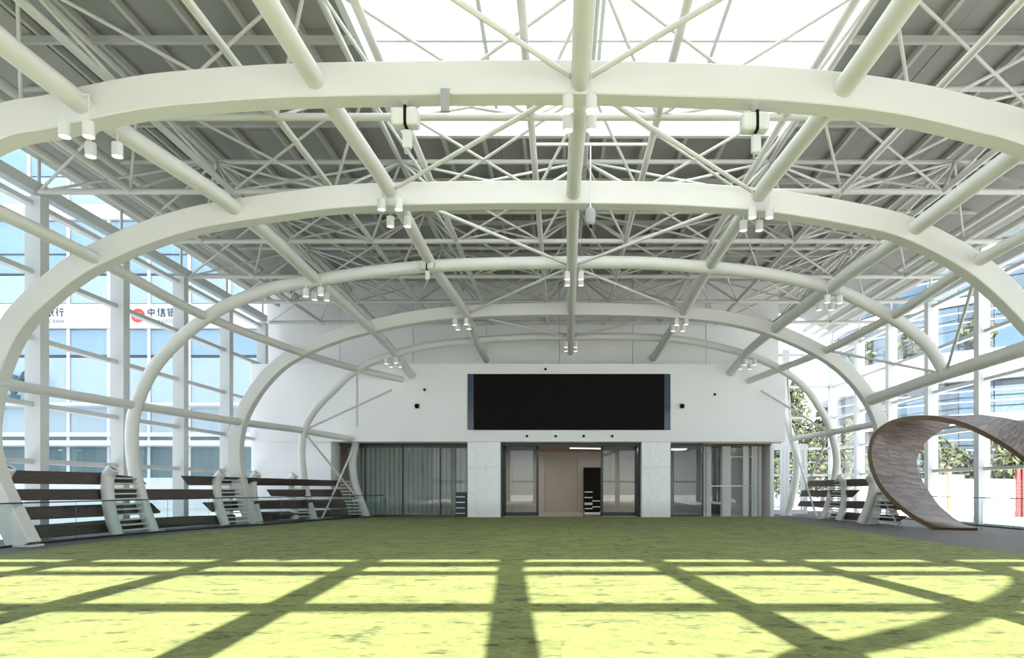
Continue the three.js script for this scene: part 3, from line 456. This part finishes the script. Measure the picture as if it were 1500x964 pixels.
{
  const t = thing('office_building', 'pale office block with blue glass and a white band carrying the bank sign', 'building'), Z = 60, k = Z / F, X = u => (u - CX) * k, Y = v => EYE + (CY - v) * k, z = -Z;
  span('core', X(-160), X(405), -0.3, Y(170), z - 0.3, z - 14, bm.white, t);
  const us = [-150, -92, -15, 43, 101, 160, 219, 278, 337, 400];
  const rows = [[640, 700, 'teal'], [596, 634, 'panePale'], [524, 592, 'panePale'], [484, 520, 'paneBlue'], [404, 444, 'panePale'], [374, 402, 'paneBlue'], [325, 372, 'paneBlue'], [260, 300, 'panePale'], [205, 258, 'paneBlue']];
  for (const [v0, v1, m] of rows) for (let i = 0; i + 1 < us.length; i++) span('window', X(us[i]) + 0.16, X(us[i + 1]) - 0.16, Y(v1), Y(v0), z, z - 0.3, bm[m], t);
  for (const u of us) span('mullion', X(u) - 0.12, X(u) + 0.12, -0.3, Y(180), z + 0.12, z - 0.3, bm.white, t);
  for (const [a, b] of [[447, 482], [302, 323], [634, 640]]) span('white_band', X(-160), X(405), Y(b), Y(a), z + 0.4, z - 0.3, bm.white, t);
  for (const v of [522, 402, 373, 594]) span('dark_line', X(-160), X(405), Y(v) - 0.06, Y(v) + 0.06, z + 0.06, z - 0.2, bm.dark, t);
  span('canopy', X(-160), X(400), Y(655), Y(648), z + 2.5, z, bm.white, t); span('plinth', X(-160), X(405), -0.3, Y(700), z + 0.3, z - 0.3, bm.white, t);
  span('ledge', X(-160), X(405), Y(597), Y(593), z + 1.6, z, bm.white, t);
  // bank sign, drawn stroke by stroke
  const S = { zhong: [[[18, 28], [82, 28], [82, 62], [18, 62], [18, 28]], [[50, 5], [50, 97]]], xin: [[[30, 5], [10, 45]], [[22, 30], [22, 97]], [[60, 4], [67, 14]], [[40, 22], [96, 22]], [[48, 38], [88, 38]], [[48, 52], [88, 52]], [[48, 68], [88, 68], [88, 94], [48, 94], [48, 68]]],
    yin: [[[22, 4], [5, 34]], [[18, 22], [42, 22]], [[12, 42], [40, 42]], [[8, 60], [42, 60]], [[24, 42], [24, 92], [42, 80]], [[52, 10], [88, 10], [88, 44], [52, 44]], [[52, 27], [88, 27]], [[52, 10], [52, 94], [68, 84]], [[62, 46], [95, 95]], [[90, 52], [72, 66]]],
    hang: [[[30, 4], [10, 30]], [[34, 30], [8, 60]], [[24, 48], [24, 97]], [[48, 18], [92, 18]], [[42, 44], [97, 44]], [[74, 44], [74, 92], [62, 88]]] };
  const cv = document.createElement('canvas'); cv.width = 1024; cv.height = 320; const c = cv.getContext('2d'); c.fillStyle = '#e9eaeb'; c.fillRect(0, 0, 1024, 320);
  c.fillStyle = '#cf3f3b'; c.beginPath(); c.arc(150, 160, 125, 0, 7); c.fill(); c.strokeStyle = '#ecd3d0'; c.lineWidth = 10; for (const x of [105, 135, 165, 195]) { c.beginPath(); c.moveTo(x, 95); c.lineTo(x, 225); c.stroke(); } c.beginPath(); c.moveTo(85, 130); c.lineTo(215, 130); c.stroke();
  c.strokeStyle = '#36424c'; c.lineWidth = 25; ['zhong', 'xin', 'yin', 'hang'].forEach((n, i) => { for (const s of S[n]) { c.beginPath(); s.forEach(([x, y], k) => { const px = 305 + i * 178 + x * 1.6, py = 20 + y * 1.6; k ? c.lineTo(px, py) : c.moveTo(px, py); }); c.stroke(); } });
  c.fillStyle = '#36424c'; c.font = 'bold 78px sans-serif'; c.fillText('CHINA CITIC BANK', 300, 290);
  const tx = new THREE.CanvasTexture(cv); tx.colorSpace = THREE.SRGBColorSpace; const sm = new THREE.MeshStandardMaterial({ map: tx, roughness: 0.6 });
  for (const u0 of [194, 17]) { const w = 84 * k, h = w * 320 / 1024; const s = mesh('bank_sign', new THREE.PlaneGeometry(w, h), sm, t); s.position.set(X(u0) + w / 2, Y(464), z + 0.41); }
}
{ const t = thing('potted_palm', 'dark teal potted palm on the ledge of the office block', 'plant'), Z = 59.1; t.position.copy(P(20, 593, Z)); mesh('pot', new THREE.CylinderGeometry(0.5, 0.32, 0.8, 14).translate(0, 0.4, 0), bm.teal, t);
  for (let i = 0; i < 14; i++) { const a = i * 2.4, r = 0.9 + 0.5 * (i % 3) / 2, c = curve([V(0, 0.7, 0), V(Math.cos(a) * r * 0.4, 1.7 + 0.2 * (i % 4), Math.sin(a) * r * 0.4), V(Math.cos(a) * r, 2.2 + 0.25 * (i % 3), Math.sin(a) * r), V(Math.cos(a) * r * 1.3, 1.7, Math.sin(a) * r * 1.3)]); const m = mesh('frond', new THREE.TubeGeometry(c, 10, 0.13, 5), bm.teal, t); m.scale.set(1, 1, 1); } }
function leafGeo(n, rx, ry, shape, size, c0, c1) { const pos = [], col = [], c = new THREE.Color();
  for (let i = 0; i < n; i++) { let y = rnd(), a = rnd() * 6.283, r = Math.sqrt(rnd()); const layer = shape === 'cone' ? Math.min(1, (Math.floor(y * 9) + 0.85 * rnd() + 0.5 * Math.sin(a * 2 + Math.floor(y * 9))) / 9.2) : y; const rad = shape === 'cone' ? (1 - layer * 0.85) : Math.sqrt(Math.max(0, 1 - (2 * y - 1) ** 2)); const clump = 0.75 + 0.25 * Math.sin(a * 3 + y * 9);
    const p = V(Math.cos(a) * r * rad * rx * clump, layer * ry, Math.sin(a) * r * rad * rx * clump), s = size * (0.6 + rnd() * 0.8), u = V(rnd() - 0.5, rnd() - 0.5, rnd() - 0.5).normalize().multiplyScalar(s), w = V(rnd() - 0.5, rnd() - 0.5, rnd() - 0.5).normalize().multiplyScalar(s * 0.6); const k = rnd(); c.copy(c0).lerp(c1, k);
    for (const q of [p.clone().sub(u), p.clone().add(w), p.clone().add(u), p.clone().sub(u), p.clone().add(u), p.clone().sub(w)]) { pos.push(q.x, q.y, q.z); col.push(c.r, c.g, c.b); } }
  const g = new THREE.BufferGeometry(); g.setAttribute('position', new THREE.Float32BufferAttribute(pos, 3)); g.setAttribute('color', new THREE.Float32BufferAttribute(col, 3)); g.computeVertexNormals(); return g; }
const leafM = new THREE.MeshStandardMaterial({ vertexColors: true, roughness: 0.8, side: THREE.DoubleSide }), bark = std(0.16, 0.12, 0.09, 0.9);
const lin = (r, g, b) => new THREE.Color().setRGB(r, g, b);
function tree(x, z, h, r, shape, label, n, group, c0 = lin(0.018, 0.03, 0.011), c1 = lin(0.085, 0.095, 0.035)) { const t = thing('tree', label, 'tree', group); t.position.set(x, -0.27, z); mesh('trunk', new THREE.CylinderGeometry(0.08, 0.2, h * 0.75, 8).translate(0, h * 0.375, 0), bark, t); const f = mesh('foliage', leafGeo(n, r, shape === 'cone' ? h * 0.85 : h * 0.7, shape, shape === 'cone' ? 0.21 : 0.24, c0, c1), leafM, t); f.position.y = shape === 'cone' ? h * 0.15 : h * 0.3; f.userData.kind = 'stuff'; }
for (const [u, Z, h, r] of [[1128, 58, 9, 3], [1165, 60, 10.5, 3.4], [1205, 62, 8.6, 3], [1245, 60, 7.4, 2.8], [1100, 66, 9, 3]]) tree((u - CX) * Z / F, -Z, h, r, 'cone', 'tall layered conifer beyond the glass double door', 3000, 'conifers beyond the double door');
for (const [u, Z, h, r] of [[1300, 50, 4.8, 1.8], [1372, 47, 5, 1.7], [1400, 48, 4.4, 1.6], [1465, 46, 5.2, 2], [1520, 46, 5, 1.8], [1560, 44, 4.6, 1.8]]) tree((u - CX) * Z / F, -Z, h, r, 'round', 'small leafy tree behind the white hoarding', 1100, 'small trees behind the hoarding');
{ const t = thing('hoarding', 'low white hoarding wall outside behind the timber loop', 'fence'); for (let i = 0; i < 12; i++) span('hoarding_panel', 17.8 + i * 1.6, 17.8 + (i + 1) * 1.6 - 0.02, -0.27, 2.0 + 0.25 * (i % 3 === 0), -43, -43.08, bm.white, t);
  span('hoarding_base', 17.8, 37, -0.27, 0.1, -42.9, -43.2, bm.white, t); }
for (const [u, Z, c, l] of [[1390, 42.5, lin(0.30, 0.14, 0.05), 'orange post before the white hoarding'], [1491, 42.5, lin(0.17, 0.02, 0.018), 'red post before the white hoarding'], [1499, 42.5, lin(0.17, 0.02, 0.018), 'red post before the white hoarding']]) tagged('post', new RoundedBoxGeometry(0.22, 3, 0.22, 2, 0.03).translate((u - CX) * Z / F, 1.2, -Z), std(c.r, c.g, c.b, 0.6), l, 'post', l.startsWith('red') ? 'red posts' : undefined);
{
  const t = thing('glass_tower', 'curved blue glass tower with white bands, louvres and planted terraces', 'building'); const cx = 43, cz = -68, R = 17; t.position.set(cx, -0.27, cz);
  const a0 = -Math.PI * 0.95, a1_ = -0.0, N = 26, ring = (r, h) => new THREE.CylinderGeometry(r, r, h, 64, 1, false);
  mesh('core', ring(R - 0.3, 34).translate(0, 17, 0), bm.glassBlue, t);
  const levels = [[0.3, 3.4], [3.6, 6.4], [7.4, 9.8], [12.3, 15.8], [16.6, 19.6], [20.6, 24], [25, 28.5], [29.5, 33]], pw = 2 * Math.PI * R / 44 - 0.12, pg = {};
  for (const [y0, y1] of levels) for (let i = 0; i < 30; i++) { const a = Math.PI * (0.95 - 1.3 * i / 29) ; const m = mesh('window', pg[y1 - y0] ??= new THREE.BoxGeometry(pw * 1.02, y1 - y0, 0.3), [bm.glassBlue, bm.glassPale, bm.glassBlue, bm.dark][(i * 7 + Math.round(y0)) % 4], t); m.position.set(Math.cos(a) * R, (y0 + y1) / 2, Math.sin(a) * R); m.rotation.y = Math.PI / 2 - a; }
  for (const [y, h, r] of [[7, 0.8, 0.5], [11.1, 2.2, 1.0], [16.2, 0.5, 0.3], [20.1, 0.5, 0.3], [24.5, 0.5, 0.3], [29, 0.5, 0.3]]) mesh('white_band', ring(R + r, h).translate(0, y, 0), bm.white, t);
  for (const y of [8.3, 9.1, 14.4, 15.2, 18, 18.8, 21.6, 22.4, 4.6, 5.4]) { const m = mesh('louvre', cylCache.louv ??= new THREE.TorusGeometry(R + 0.7, 0.045, 6, 72), bm.white, t); m.rotation.x = Math.PI / 2; m.position.y = y; }
  for (let i = 0; i < 9; i++) { const a = Math.PI * (0.9 - 0.09 * i); const b = thing('shrub', 'leafy shrub growing on the terrace of the curved glass tower', 'shrub', 'terrace shrubs'); b.position.set(cx + Math.cos(a) * (R + 0.2), 11.9, cz + Math.sin(a) * (R + 0.2)); mesh('foliage', leafGeo(420, 1.5, 2.0 + rnd(), 'round', 0.28, lin(0.016, 0.03, 0.011), lin(0.075, 0.10, 0.033)), leafM, b).userData.kind = 'stuff'; mesh('stem', new THREE.CylinderGeometry(0.05, 0.08, 0.6, 6).translate(0, 0.2, 0), bark, b); }
}
renderer.render(scene, camera);
